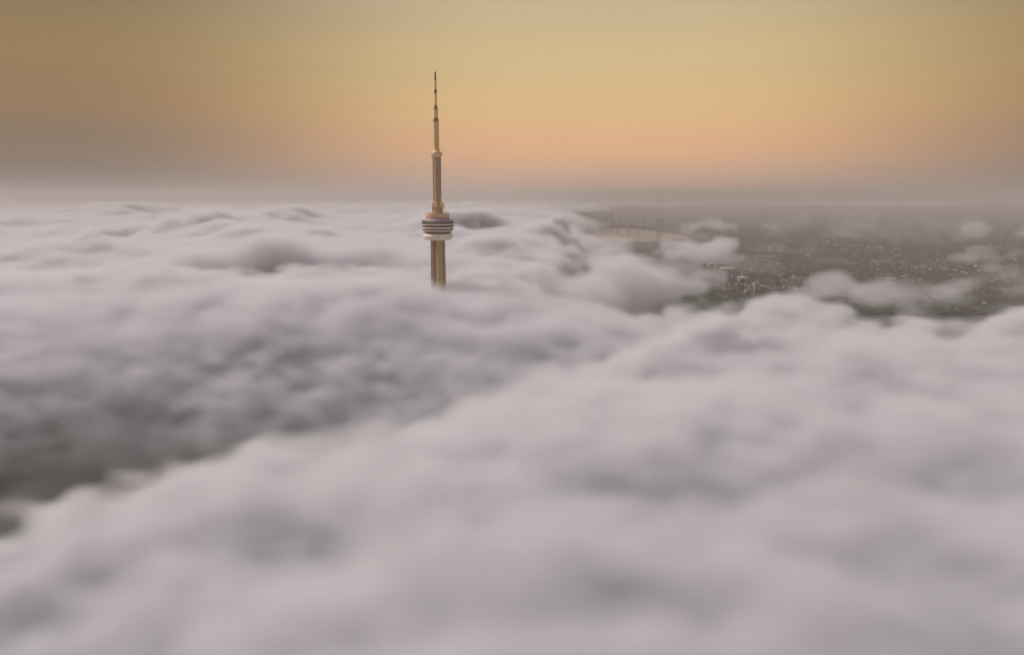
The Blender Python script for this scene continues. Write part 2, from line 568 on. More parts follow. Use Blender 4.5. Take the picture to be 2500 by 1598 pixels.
front = fill('cloud_bank', (-700, 60, 110), (700, 845, 322), (2.8, 2.8, 3.0), .064, 30,
             ((120, 3.5, 'plain'), (66, 2, 'billow'), (36, 2.6, 'ridge'), (19, 3.2, 'plain'), (9, 3.2, 'plain')), (-1e9, -1e9 + 1, 785, 838), 54, 4, 5, stretch=1.4, mist=.0016, torn=.75)
tag(front, 'thick lilac grey cloud filling the foreground below the dark trough', 'cloud bank', kind='stuff')
second = fill('cloud_bank', (-1120, 780, 110), (1120, 1568, 332), (4, 4, 4), .066, 29,
              ((150, 7, 'plain'), (80, 5, 'billow'), (44, 5, 'ridge'), (24, 4.5, 'plain'), (12, 3.6, 'plain')), (785, 838, 1440, 1560), 48, 3, 9, .02, 1.4, mist=.0016, torn=.75)
tag(second, 'smooth pale cloud bank that hides the foot of the tower', 'cloud bank', kind='stuff')
middle = fill('cloud_bank', (-2500, 1430, 140), (2500, 3260, 340), (9, 9, 6), .06, 28,
              ((420, 14, 'plain'), (210, 18, 'billow'), (100, 12, 'ridge'), (50, 8, 'plain'), (26, 5, 'plain')), (1440, 1560, 3100, 3240), 44, 2, 6, .02, 1.6, base=(165, 235), torn=.6)
tag(middle, 'rolling cream cloud layers just behind the tower', 'cloud bank', kind='stuff')
rear = fill('cloud_bank', (-4700, 3080, 140), (4700, 6300, 344), (17, 17, 8), .05, 30,
            ((520, 14, 'plain'), (260, 18, 'billow'), (130, 13, 'ridge'), (64, 8, 'plain')), (3100, 3240, 5900, 6260), 44, 2, 8, .014, 1.8, base=(165, 235))
tag(rear, 'long grey and cream cloud rolls in the distance left of the tower', 'cloud bank', kind='stuff')
far = fill('cloud_bank', (-19000, 5860, 140), (17000, 26000, 350), (56, 56, 10), .045, 30,
           ((1500, 14, 'plain'), (800, 18, 'billow'), (400, 13, 'ridge'), (220, 8, 'plain')), (5900, 6260, 25000, 25900), 48, 1, 7, 0, 1.8, base=(165, 235))
tag(far, 'flat pale cloud layer fading along the horizon', 'cloud bank', kind='stuff')
print('clouds', round(time.time() - T0, 1))

# ---------------------------------------------------------------- ground, lake
gm = bpy.data.materials.new('city_ground')
gm.use_nodes = True
t = gm.node_tree
b = t.nodes['Principled BSDF']
b.inputs['Roughness'].default_value = .95
b.inputs['Specular IOR Level'].default_value = .1
c = t.nodes.new('ShaderNodeTexCoord')
n1 = t.nodes.new('ShaderNodeTexNoise')
n1.inputs['Scale'].default_value = .004
n1.inputs['Detail'].default_value = 8
n1.inputs['Roughness'].default_value = .65
t.links.new(c.outputs['Object'], n1.inputs['Vector'])
t.links.new(ramp(t, n1.outputs['Fac'], [(.36, (.022, .028, .020)), (.5, (.040, .042, .036)), (.6, (.075, .072, .070)), (.68, (.05, .048, .046))], 'LINEAR'), b.inputs['Base Color'])
ground = link('ground', poly_mesh('ground', np.array([(-60000, -20000, 0), (60000, -20000, 0), (60000, 60000, 0), (-60000, 60000, 0)]), np.array([[0, 1, 2, 3]])), [gm])
ground['kind'] = 'structure'

wm = material('lake_water', (.02, .03, .035), .12, .5)
shore = [(1380, 597), (1440, 594), (1500, 591), (1540, 591), (1580, 589), (1620, 587), (1650, 583), (1672, 581), (1684, 578), (1676, 575), (1650, 570), (1620, 566), (1590, 562), (1560, 559), (1530, 557.5), (1490, 557), (1450, 556), (1380, 553)]
sh = [at(px, py, .6) for px, py in shore]
pts = [Vector((-50000, 55000, .6)), Vector((-50000, 1200, .6)), Vector((-400, 1400, .6)), Vector((-100, 3000, .6))] + sh + [Vector((1500, 14000, .6)), Vector((800, 22000, .6)), Vector((2000, 55000, .6))]
bm = bmesh.new()
bm.faces.new([bm.verts.new(p) for p in pts])
bmesh.ops.triangulate(bm, faces=bm.faces)
lake = from_bm('lake', bm, wm)
lake['kind'] = 'structure'

# ---------------------------------------------------------------- haze
hm = volume_material('haze_air', (.75, .69, .64), 0.0)
for nd in hm.node_tree.nodes:
    if nd.bl_idname == 'ShaderNodeVolumePrincipled':
        nd.inputs['Density'].default_value = 0.000105
        nd.inputs['Density Attribute'].default_value = ''
bm = bmesh.new()
bm_box(bm, (-42000, -3000, -1), (42000, 44000, 575))
haze = from_bm('haze', bm, hm)
tag(haze, 'thin pale haze hanging over the lake and the city', 'haze', kind='stuff')

# ---------------------------------------------------------------- the tower
TY = 1000.0
tower = bpy.data.objects.new('observation_tower', None)
COL.objects.link(tower)
tower.location = (-99.5, TY, 0)
tag(tower, 'tall concrete observation tower with round pod and antenna rising out of the clouds', 'tower')
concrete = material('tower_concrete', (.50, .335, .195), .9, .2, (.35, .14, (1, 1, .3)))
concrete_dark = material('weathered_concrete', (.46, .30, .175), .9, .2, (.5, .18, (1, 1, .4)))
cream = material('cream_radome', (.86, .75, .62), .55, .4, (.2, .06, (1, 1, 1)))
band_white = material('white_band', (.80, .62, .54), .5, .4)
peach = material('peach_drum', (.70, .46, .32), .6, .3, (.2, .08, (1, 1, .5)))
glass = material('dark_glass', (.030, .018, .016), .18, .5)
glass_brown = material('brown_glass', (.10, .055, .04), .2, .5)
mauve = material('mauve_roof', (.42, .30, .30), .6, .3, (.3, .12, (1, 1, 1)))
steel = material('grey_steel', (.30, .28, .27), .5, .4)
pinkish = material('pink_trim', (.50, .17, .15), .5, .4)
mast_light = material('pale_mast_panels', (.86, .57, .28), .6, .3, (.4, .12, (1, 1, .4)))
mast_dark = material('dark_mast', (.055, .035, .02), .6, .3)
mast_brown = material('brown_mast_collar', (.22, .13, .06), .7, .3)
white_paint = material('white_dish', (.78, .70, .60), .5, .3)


def hz(py):
    return height_at(py, TY)


def rad(w):
    return w * .2755


def lathe(name, prof, mat, n=96, rot=0.0, parent=tower):
    bm = bmesh.new()
    bm_lathe(bm, prof, n, rot)
    return from_bm(name, bm, mat, parent, True)


# three-winged shaft, spreading towards the ground
def wing_section(z, Rw, th, core, turn):
    pts = []
    for k in range(3):
        a = turn + k * 2 * math.pi / 3
        ca, sa = math.cos(a), math.sin(a)
        for u, v in ((core, -th), (Rw, -th * .92), (Rw, th * .92), (core, th)):
            pts.append((u * ca - v * sa, u * sa + v * ca, z))
    return pts


TURN = R(-90 + 19)
bm = bmesh.new()
levels = [(0, 26, 5.0), (60, 20, 4.7), (140, 15, 4.5), (220, 11.6, 4.3), (282, 9.9, 4.15), (hz(585), 9.3, 4.05)]
rings = [[bm.verts.new(p) for p in wing_section(z, rw, th, 5.6, TURN)] for z, rw, th in levels]
for a, b_ in zip(rings, rings[1:]):
    for i in range(12):
        bm.faces.new((a[i], a[(i + 1) % 12], b_[(i + 1) % 12], b_[i]))
bm.faces.new(rings[0][::-1])
bm.faces.new(rings[-1])
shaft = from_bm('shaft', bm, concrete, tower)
for k in range(3):                                           # dark lift shafts in the hollows between the wings
    a = TURN + (k + .5) * 2 * math.pi / 3
    bm = bmesh.new()
    bmesh.ops.create_cube(bm, size=1, matrix=Matrix.Rotation(a, 4, 'Z') @ Matrix.Translation((6.3, 0, hz(585) / 2)) @ Matrix.Diagonal((2.4, 3.4, hz(585) - 1, 1)))
    from_bm('lift_shaft', bm, glass_brown, shaft)
    for sgn in (-1, 1):
        bm = bmesh.new()
        bmesh.ops.create_cube(bm, size=1, matrix=Matrix.Rotation(a, 4, 'Z') @ Matrix.Translation((7.4, sgn * 1.9, hz(585) / 2)) @ Matrix.Diagonal((.5, .45, hz(585) - 1, 1)))
        from_bm('guide_rail', bm, concrete_dark, shaft)
lathe('collar', [(hz(588.5), rad(31)), (hz(584), rad(38))], concrete_dark, 48)

# pod, from below upwards
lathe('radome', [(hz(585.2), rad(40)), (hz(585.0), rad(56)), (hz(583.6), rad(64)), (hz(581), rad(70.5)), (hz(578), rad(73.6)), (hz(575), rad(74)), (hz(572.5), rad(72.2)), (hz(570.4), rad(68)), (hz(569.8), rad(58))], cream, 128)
lathe('window_band', [(hz(571), rad(58)), (hz(570), rad(61.5)), (hz(563.2), rad(66.5)), (hz(563), rad(58))], glass_brown, 96)
for i in range(20):
    a = 2 * math.pi * (i + .3) / 20
    bm = bmesh.new()
    bm_tube(bm, (rad(62.4) * math.cos(a), rad(62.4) * math.sin(a), hz(570)), (rad(68.6) * math.cos(a), rad(68.6) * math.sin(a), hz(562.6)), .22)
    from_bm('strut', bm, white_paint, tower)
lathe('sill_ring', [(hz(564.2), rad(62)), (hz(564), rad(67.6)), (hz(560.6), rad(75.6)), (hz(560.2), rad(70))], band_white)
lathe('window_band', [(hz(561), rad(70)), (hz(560.8), rad(75.2)), (hz(557.2), rad(76.4)), (hz(557), rad(70))], glass)
lathe('parapet_band', [(hz(557.6), rad(70)), (hz(557.4), rad(77.2)), (hz(553.2), rad(77.8)), (hz(552.8), rad(70))], band_white)
lathe('window_band', [(hz(553.6), rad(70)), (hz(553.4), rad(76.4)), (hz(548.8), rad(77)), (hz(548.6), rad(70))], glass)
lathe('parapet_band', [(hz(549.2), rad(70)), (hz(549), rad(78.6)), (hz(545.2), rad(79.2)), (hz(544.8), rad(70))], band_white)
lathe('deck_edge', [(hz(545.4), rad(66)), (hz(545.3), rad(79.6)), (hz(543.4), rad(79.6)), (hz(543.2), rad(66))], mast_dark)
lathe('roof_skirt', [(hz(544), rad(62)), (hz(543.6), rad(72.6)), (hz(539.6), rad(70.6)), (hz(539.4), rad(60))], steel)
bm = bmesh.new()
for i in range(72):                                          # upright fins round the terrace, too small to pick apart
    a = 2 * math.pi * i / 72
    M = Matrix.Rotation(a, 4, 'Z') @ Matrix.Translation((rad(73.4), 0, (hz(544) + hz(538.6)) / 2)) @ Matrix.Diagonal((.5, .28, hz(538.6) - hz(544), 1))
    bmesh.ops.create_cube(bm, size=1, matrix=M)
from_bm('terrace_fins', bm, steel, tower)['kind'] = 'stuff'
bm = bmesh.new()
r0, r1 = rad(75.5), rad(79.4)
for i in range(96):
    a0, a1 = 2 * math.pi * i / 96, 2 * math.pi * (i + 1) / 96
    q8 = []
    for z in (hz(537.2), hz(536.6)):
        for r_, a in ((r0, a0), (r1, a0), (r1, a1), (r0, a1)):
            q8.append(bm.verts.new((r_ * math.cos(a), r_ * math.sin(a), z)))
    for f in ((0, 3, 2, 1), (4, 5, 6, 7), (1, 2, 6, 5), (3, 0, 4, 7)):
        bm.faces.new([q8[j] for j in f])
rail = from_bm('overhead_rail', bm, steel, tower)
bm = bmesh.new()
for i in range(36):
    a = 2 * math.pi * i / 36
    bm_tube(bm, (rad(72) * math.cos(a), rad(72) * math.sin(a), hz(540)), (rad(78.5) * math.cos(a), rad(78.5) * math.sin(a), hz(537)), .14, 5)
from_bm('rail_brackets', bm, steel, rail)['kind'] = 'stuff'
lathe('roof', [(hz(540.5), rad(60)), (hz(540.2), rad(70)), (hz(536.4), rad(66)), (hz(532.4), rad(57)), (hz(531.6), rad(48))], mauve)
lathe('trim_ring', [(hz(532), rad(50)), (hz(531.8), rad(57.2)), (hz(530.4), rad(57.2)), (hz(530.2), rad(50))], pinkish)
lathe('drum', [(hz(530.8), rad(50)), (hz(530.5), rad(57.4)), (hz(520.8), rad(58)), (hz(520.2), rad(57.6)), (hz(520.2), rad(54)), (hz(521.6), rad(53.6)), (hz(521.6), rad(20))], peach)
rng = random.Random(4)
for i, (a, h, r_) in enumerate(((-1.9, 3.2, 8), (-1.2, 2.6, 12), (-.35, 4.2, 13), (.1, 3.0, 14), (-2.5, 3.4, 13), (-1.55, 2.2, 13.8), (.9, 4, 12), (2.3, 3, 12))):
    bm = bmesh.new()
    x, y = r_ * math.cos(a), r_ * math.sin(a)
    bm_tube(bm, (x, y, hz(521.6)), (x, y, hz(521.6) + h), .16, 6)
    bm_box(bm, (x - .4, y - .4, hz(521.6) + h * .55), (x + .4, y + .4, hz(521.6) + h * .85))
    from_bm('roof_aerial', bm, white_paint if i % 3 == 0 else mast_brown, tower)
# base of the upper shaft with its equipment boxes
bm = bmesh.new()
bm_lathe(bm, [(hz(521.8), rad(27.5)), (hz(505), rad(26.5)), (hz(496), rad(24)), (hz(491.5), rad(20.2))], 6, TURN + math.pi / 6)
from_bm('upper_base', bm, concrete_dark, tower)
for k in range(3):
    for s_ in (-1, 1):
        a = TURN + math.pi / 3 * (2 * k + .0) + s_ * R(36)
        bm = bmesh.new()
        bmesh.ops.create_cube(bm, size=1, matrix=Matrix.Rotation(a, 4, 'Z') @ Matrix.Translation((6.2, 0, (hz(494.2) + hz(505)) / 2)) @ Matrix.Diagonal((4.6, 4.4, hz(494.2) - hz(505), 1)))
        bmesh.ops.bevel(bm, geom=bm.edges[:], offset=.12, segments=1, affect='EDGES')
        from_bm('equipment_box', bm, band_white if (k + s_) % 3 == 0 else mast_light, tower)
lathe('upper_shaft', [(hz(492.5), rad(19.4)), (hz(440), rad(19.8)), (hz(383), rad(20.2))], concrete_dark, 6, TURN + math.pi / 6)
for k in range(6):                                           # ribs on the corners of the six-sided shaft
    a = TURN + math.pi / 6 + k * math.pi / 3
    bm = bmesh.new()
    bm_tube(bm, (rad(19.4) * math.cos(a), rad(19.4) * math.sin(a), hz(492)), (rad(20.2) * math.cos(a), rad(20.2) * math.sin(a), hz(384)), .28, 6)
    from_bm('rib', bm, concrete, tower)
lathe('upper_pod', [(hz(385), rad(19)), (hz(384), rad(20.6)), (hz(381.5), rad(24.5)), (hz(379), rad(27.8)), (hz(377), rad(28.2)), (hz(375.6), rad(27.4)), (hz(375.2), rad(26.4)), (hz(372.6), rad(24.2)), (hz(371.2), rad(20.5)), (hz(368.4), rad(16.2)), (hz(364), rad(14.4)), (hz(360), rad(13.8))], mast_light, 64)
bm = bmesh.new()
for i in range(40):
    a = 2 * math.pi * i / 40
    M = Matrix.Rotation(a, 4, 'Z') @ Matrix.Translation((rad(25.4), 0, hz(373.9))) @ Matrix.Rotation(R(-38), 4, 'Y') @ Matrix.Diagonal((.3, .55, 1.0, 1))
    bmesh.ops.create_cube(bm, size=1, matrix=M)
from_bm('porthole_row', bm, glass_brown, tower)['kind'] = 'stuff'


def panelled(name, y0, y1, w0, w1, mat, step):
    """antenna length with a groove at every panel joint"""
    prof, n = [], max(1, round((y0 - y1) / step))
    for i in range(n):
        a, b_ = i / n, (i + 1) / n
        for f, k in ((a, 1.0), (b_ - .14 / n, 1.0), (b_ - .10 / n, .95), (b_ - .02 / n, .95)):
            prof.append((hz(y0 + (y1 - y0) * f), rad(w0 + (w1 - w0) * f) * k))
    prof.append((hz(y1), rad(w1)))
    return lathe(name, prof, mat, 32)


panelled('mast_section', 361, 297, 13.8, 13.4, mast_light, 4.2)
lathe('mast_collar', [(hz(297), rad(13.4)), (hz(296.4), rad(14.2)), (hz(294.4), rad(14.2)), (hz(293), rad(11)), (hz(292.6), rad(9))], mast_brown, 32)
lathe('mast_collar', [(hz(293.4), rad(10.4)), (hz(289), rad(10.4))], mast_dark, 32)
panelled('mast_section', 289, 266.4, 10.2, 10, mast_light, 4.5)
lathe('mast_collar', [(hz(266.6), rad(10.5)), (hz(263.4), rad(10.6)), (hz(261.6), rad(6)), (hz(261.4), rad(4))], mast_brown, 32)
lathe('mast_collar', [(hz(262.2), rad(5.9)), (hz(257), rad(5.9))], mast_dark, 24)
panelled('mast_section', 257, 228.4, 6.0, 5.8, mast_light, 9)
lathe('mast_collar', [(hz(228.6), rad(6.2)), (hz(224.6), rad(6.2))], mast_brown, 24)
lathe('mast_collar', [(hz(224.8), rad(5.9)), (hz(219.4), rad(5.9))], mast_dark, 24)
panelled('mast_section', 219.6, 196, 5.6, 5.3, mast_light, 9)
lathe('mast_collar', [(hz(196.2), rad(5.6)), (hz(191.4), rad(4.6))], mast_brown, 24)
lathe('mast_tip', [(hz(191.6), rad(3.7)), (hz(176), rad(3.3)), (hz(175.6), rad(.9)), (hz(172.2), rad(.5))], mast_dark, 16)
# dishes on the right of the upper shaft
for px, py, r_, m in ((1081.5, 484.5, .95, white_paint), (1084, 491.5, 1.1, white_paint), (1083, 474, .55, mast_brown), (1086, 500, .7, steel)):
    bm = bmesh.new()
    x = (px - 1074) / FPX * 990
    z = hz(py)
    bm_lathe(bm, [(0, .1), (.1, r_ * .6), (.35, r_), (.42, r_ * .97), (.22, r_ * .55), (.16, .1)], 20)
    bmesh.ops.rotate(bm, verts=bm.verts, matrix=Matrix.Rotation(R(78), 3, 'X') @ Matrix.Rotation(R(12), 3, 'Y'))
    bmesh.ops.translate(bm, verts=bm.verts, vec=(x, -4.6, z))
    bm_tube(bm, (x - 2.4, -2.2, z - .3), (x, -4.4, z), .14, 6)
    from_bm('dish', bm, m, tower)
bm = bmesh.new()
x = (1090.5 - 1073.5) / FPX * 990
bm_tube(bm, (x, -4, hz(521.6)), (x, -4, hz(502)), .22, 6)
bm_tube(bm, (x - .9, -4, hz(508)), (x + .9, -4, hz(506.6)), .16, 6)
bm_box(bm, (x - .5, -4.5, hz(506)), (x + .5, -3.5, hz(503.6)))
from_bm('aerial_mast', bm, mast_brown, tower)
print('tower', round(time.time() - T0, 1))

# ---------------------------------------------------------------- the city
rng = random.Random(21)
nrg = np.random.default_rng(8)
wall_mats = {
    'white': material('white_render', (.38, .36, .34), .8, .2), 'pale': material('pale_concrete', (.42, .39, .35), .85, .2, (.1, .1, (1, 1, 1))),
    'tan': material('tan_brick', (.34, .25, .18), .9, .2, (.1, .12, (1, 1, 1))), 'brown': material('brown_brick', (.20, .13, .10), .9, .2, (.1, .15, (1, 1, 1))),
    'red': material('red_brick', (.38, .16, .13), .9, .2, (.1, .12, (1, 1, 1))), 'pink': material('pink_render', (.62, .36, .33), .85, .2),
    'dark': material('dark_cladding', (.085, .08, .09), .7, .3), 'grey': material('grey_concrete', (.24, .23, .22), .9, .2, (.1, .12, (1, 1, 1))),
}
pane_mat = material('window_glass', (.05, .05, .06), .2, .5)
roof_mats = {'white': material('white_roof', (.56, .53, .50), .8, .2), 'grey': material('grey_roof', (.22, .21, .20), .9, .2), 'dark': material('dark_roof', (.10, .095, .09), .9, .2),
             'brown': material('brown_shingles', (.17, .11, .085), .9, .2), 'red': material('red_tiles', (.32, .13, .10), .9, .2)}


def building(name, label, cat, px0, px1, pytop, pybase, style, wall, roof='grey', deep=None, turn=0.0, group=None, bands=6):
    base = at((px0 + px1) / 2, pybase, 0)
    dep = base.y * cp + CAM_Z * sp_
    w = (px1 - px0) / FPX * dep
    h = max(5, height_at(pytop, base.y))
    d = deep or min(max(w * .55, 14), 45)
    root = bpy.data.objects.new(name, None)
    COL.objects.link(root)
    root.location = base
    root.rotation_euler = (0, 0, R(turn))
    tag(root, label, cat, group)
    bm = bmesh.new()
    bm_box(bm, (-w / 2, 0, 0), (w / 2, d, h))
    from_bm('wall', bm, wall_mats[wall], root)
    if style in ('tower', 'slab', 'striped'):
        m = .08 if style != 'striped' else .2
        for i in range(bands):                               # rows of windows
            z0 = h * (i + .35) / bands
            z1 = h * (i + .75) / bands
            bm = bmesh.new()
            bm_box(bm, (-w / 2 + w * m, -.25, z0), (w / 2 - w * m, .6, z1))
            from_bm('window_row', bm, pane_mat, root)
        if style == 'striped':
            for sx in (-1, 1):
                bm = bmesh.new()
                bm_box(bm, (sx * w * .42 - w * .09, -.9, 0), (sx * w * .42 + w * .09, d * .4, h + 1.2))
                from_bm('end_wall', bm, wall_mats['white'], root)
        bm = bmesh.new()
        bm_box(bm, (-w * .22, d * .25, h), (w * .2, d * .75, h + max(3, h * .06)))
        from_bm('roof_plant', bm, wall_mats['grey'], root)
        bm = bmesh.new()
        bm_box(bm, (-w / 2 - .3, -.3, h - .1), (w / 2 + .3, d + .3, h + .8))
        from_bm('roof', bm, roof_mats[roof], root)
    elif style == 'hall':
        bm = bmesh.new()
        bm_box(bm, (-w / 2 - .5, -.5, h - .1), (w / 2 + .5, d + .5, h + 1.2))
        from_bm('roof', bm, roof_mats[roof], root)
        bm = bmesh.new()
        bm_box(bm, (-w * .44, -.3, h * .25), (w * .44, .5, h * .6))
        from_bm('window_row', bm, pane_mat, root)
        for sx in (-.3, .12, .34):
            bm = bmesh.new()
            bm_box(bm, (sx * w, d * .3, h + 1.15), (sx * w + w * .07, d * .5, h + 3.4))
            from_bm('roof_plant', bm, wall_mats['pale'], root)
    else:                                                    # pitched roof
        bm = bmesh.new()
        v = [bm.verts.new(p) for p in ((-w / 2 - .6, -.6, h), (w / 2 + .6, -.6, h), (w / 2 + .6, d + .6, h), (-w / 2 - .6, d + .6, h), (-w / 2 - .6, d / 2, h + d * .35), (w / 2 + .6, d / 2, h + d * .35))]
        for f in ((0, 1, 5, 4), (2, 3, 4, 5), (0, 4, 3), (1, 2, 5), (0, 3, 2, 1)):
            bm.faces.new([v[j] for j in f])
        from_bm('roof', bm, roof_mats[roof], root)
        bm = bmesh.new()
        bm_box(bm, (-w * .4, -.3, h * .3), (w * .4, .5, h * .65))
        from_bm('window_row', bm, pane_mat, root)
    return root


B = building
# by the bay
B('apartment_tower', 'slim pale tower half in mist at the near end of the bay', 'tower block', 1480, 1488, 582, 606, 'tower', 'pale')
B('apartment_tower', 'second pale tower beside the slim one at the bay', 'tower block', 1490, 1497, 583, 605, 'tower', 'pale')
B('apartment_tower', 'dark tower with two white stripes left of the taller striped pair', 'tower block', 1506, 1517, 597, 613, 'striped', 'dark')
B('apartment_tower', 'tall dark tower with white end walls, middle of the three striped ones', 'tower block', 1520, 1532, 604, 627, 'striped', 'dark')
B('apartment_tower', 'dark tower with white end walls, rightmost of the three striped ones', 'tower block', 1538, 1548, 604, 622, 'striped', 'dark')
B('concert_hall', 'wide pale hall with a bright flat roof below the striped towers', 'hall', 1520, 1561, 631, 646, 'hall', 'pale', 'white', 60)
B('apartment_block', 'low pink block with a bright top near the bay shore', 'building', 1558, 1567, 596, 602, 'slab', 'pink', 'white', bands=3)
B('apartment_block', 'red brick block standing near the bay shore', 'building', 1586, 1593, 596, 605, 'slab', 'red', bands=4)
B('apartment_block', 'pink block to the right of the red brick one', 'building', 1594, 1600, 597, 606, 'slab', 'pink', bands=4)
B('apartment_block', 'brown block on the slope between bay and mist', 'building', 1571, 1581, 606, 617, 'slab', 'brown', bands=4)
B('apartment_block', 'dark low block behind the striped towers', 'building', 1552, 1568, 604, 612, 'slab', 'dark', bands=3)
B('warehouse', 'long bright white building above the drifting wisp', 'warehouse', 1635, 1650, 612, 618, 'hall', 'white', 'white', 40)
B('warehouse', 'long brown roofed building left of the white one above the wisp', 'warehouse', 1600, 1631, 615, 619, 'pitched', 'brown', 'brown', 30)
# around the wisp
B('apartment_block', 'block with a thin white cornice below the wisp', 'building', 1593, 1612, 650, 668, 'slab', 'grey', 'white', bands=5)
B('apartment_block', 'white block stepped in rows, right of the grey corniced one', 'building', 1666, 1680, 648, 661, 'slab', 'white', 'white', bands=4)
B('apartment_block', 'dark block to the left of the white stepped one', 'building', 1652, 1665, 650, 664, 'slab', 'dark', bands=4)
B('factory', 'pale sloping roofed factory at the edge of the lower cloud', 'factory', 1640, 1660, 663, 679, 'pitched', 'pale', 'grey', 40)
B('apartment_block', 'tall brown block sunk in mist under the wisp', 'building', 1602, 1612, 652, 676, 'slab', 'brown', bands=6)
B('apartment_tower', 'light tower with a broad white crown right of the wisp', 'tower block', 1776, 1788, 600, 628, 'tower', 'pale', 'white')
B('apartment_tower', 'shorter white tower just right of the crowned one', 'tower block', 1790, 1798, 599, 618, 'tower', 'white', 'white')
B('hospital', 'low complex with bright white roofs, left wing', 'hospital', 1731, 1746, 644, 656, 'hall', 'tan', 'white', 50)
B('hospital', 'low complex with bright white roofs, long right wing', 'hospital', 1762, 1795, 655, 665, 'hall', 'brown', 'white', 60)
B('hospital', 'low complex with bright white roofs, block at the back', 'hospital', 1752, 1772, 644, 652, 'slab', 'brown', 'white', 40, bands=3)
B('chimney_block', 'slim pale block in the middle of the white roofed complex', 'building', 1746, 1750, 643, 660, 'tower', 'pale', bands=4)
B('school', 'tan block with a bright parapet below the white roofed complex', 'school', 1806, 1828, 678, 692, 'hall', 'tan', 'white', 50)
B('apartment_block', 'tan brick block behind the one with the bright parapet', 'building', 1812, 1836, 668, 680, 'slab', 'tan', 'brown', bands=4)
B('apartment_tower', 'pale tower rising beside the big puff of cloud', 'tower block', 1842, 1852, 690, 711, 'tower', 'pale', 'white')
B('apartment_block', 'pale low block at the foot of the tower by the puff', 'building', 1820, 1842, 708, 720, 'slab', 'pale', 'grey', bands=3)
B('apartment_block', 'small pink block standing alone among trees left of the puff', 'building', 1786, 1792, 702, 709, 'slab', 'pink', 'red', bands=2)
B('apartment_block', 'long wide slab with white ends on the far rise, left one', 'building', 1880, 1900, 601, 614, 'striped', 'tan', 'brown', bands=5)
B('apartment_block', 'slim slab with white ends on the far rise, right one', 'building', 1905, 1912, 601, 615, 'striped', 'tan', 'brown', bands=5)
for i, (a, b_, t_, u, w_, r_, lab) in enumerate((
        (1845, 1858, 625, 629, 'white', 'white', 'white roofed warehouse, leftmost of the row below the far slabs'),
        (1862, 1876, 625, 631, 'pale', 'white', 'white roofed warehouse, second of the row below the far slabs'),
        (1879, 1890, 626, 630, 'tan', 'white', 'white roofed warehouse, third of the row below the far slabs'),
        (1892, 1898, 624, 628, 'white', 'white', 'small bright warehouse at the right end of the row below the far slabs'),
        (1968, 1981, 623, 627, 'pale', 'white', 'long pale warehouse alone right of the row of white roofs'),
        (1930, 1946, 645, 650, 'grey', 'grey', 'wide grey roofed warehouse in the middle of the trees'),
        (1900, 1908, 644, 649, 'white', 'white', 'small white shed in the middle of the trees'),
        (1925, 1940, 661, 666, 'dark', 'grey', 'grey shed just above the big puff of cloud'),
        (2060, 2075, 607, 611, 'pale', 'white', 'pale warehouse left of the far end of the straight road'),
        (2076, 2090, 600, 604, 'white', 'white', 'white warehouse beyond the end of the straight road'),
        (2120, 2139, 603, 607, 'pink', 'red', 'row of pink roofs right of the straight road'),
        (2150, 2157, 602, 608, 'white', 'white', 'bright white cube right of the row of pink roofs'),
        (2130, 2144, 573, 576, 'white', 'white', 'faint white building far off above the pink roofs'),
        (2185, 2202, 624, 628, 'pale', 'white', 'pale long building right of the straight road'),
        (2290, 2318, 634, 640, 'pale', 'grey', 'long grey roof below the thin drifting cloud at right'),
        (2305, 2322, 657, 661, 'grey', 'white', 'low building with a thin pale roof at right'),
        (2333, 2340, 660, 665, 'white', 'white', 'small bright house front at right, left of two'),
        (2352, 2360, 664, 669, 'white', 'white', 'small bright house front at right, right of two'),
        (2466, 2484, 690, 694, 'pale', 'white', 'pale roof near the right edge of the city'),
        (2472, 2482, 674, 677, 'pale', 'white', 'thin pale roof near the right edge, above another'),
        (2282, 2292, 726, 732, 'white', 'white', 'bright white house at the edge of the cloud at right'),
        (2296, 2304, 728, 734, 'pale', 'white', 'pale house beside the bright one at the cloud edge'),
        (2266, 2276, 736, 742, 'white', 'white', 'low white house half sunk in the cloud edge at right'),
        (2166, 2188, 680, 686, 'tan', 'white', 'pale flat building right of the foot of the straight road'))):
    B('warehouse', lab, 'building', a, b_, t_, u, 'hall', w_, r_, 28)
# far skyline on the other side of the bay
for i, (a, b_, t_, u, lab) in enumerate((
        (1466, 1473, 524, 548, 'hazy tower across the bay, leftmost of the far skyline'), (1475, 1482, 521, 548, 'hazy tower across the bay, second from the left'),
        (1486, 1498, 523, 548, 'hazy wide tower across the bay, third from the left'), (1506, 1512, 522, 549, 'tall hazy tower across the bay, fourth from the left'),
        (1532, 1538, 527, 550, 'slim hazy tower across the bay, fifth from the left'), (1548, 1558, 534, 550, 'lower hazy block across the bay, sixth from the left'),
        (1564, 1574, 536, 551, 'lower hazy block across the bay, seventh from the left'), (1603, 1611, 533, 556, 'hazy dark tower on the far shore, left of a close pair'),
        (1612, 1619, 534, 556, 'hazy dark tower on the far shore, right of a close pair'), (1582, 1596, 542, 554, 'squat hazy block on the far shore left of the dark pair'),
        (1640, 1646, 545, 560, 'small hazy block on the far shore right of the dark pair'))):
    B('apartment_tower', lab, 'tower block', a, b_, t_, u, 'tower', ('pale', 'grey', 'pale')[i % 3], group='far skyline across the bay', bands=5)

# roads
road_mat = material('pale_road', (.26, .23, .21), .9, .2)
asphalt = material('asphalt', (.06, .06, .06), .9, .2)


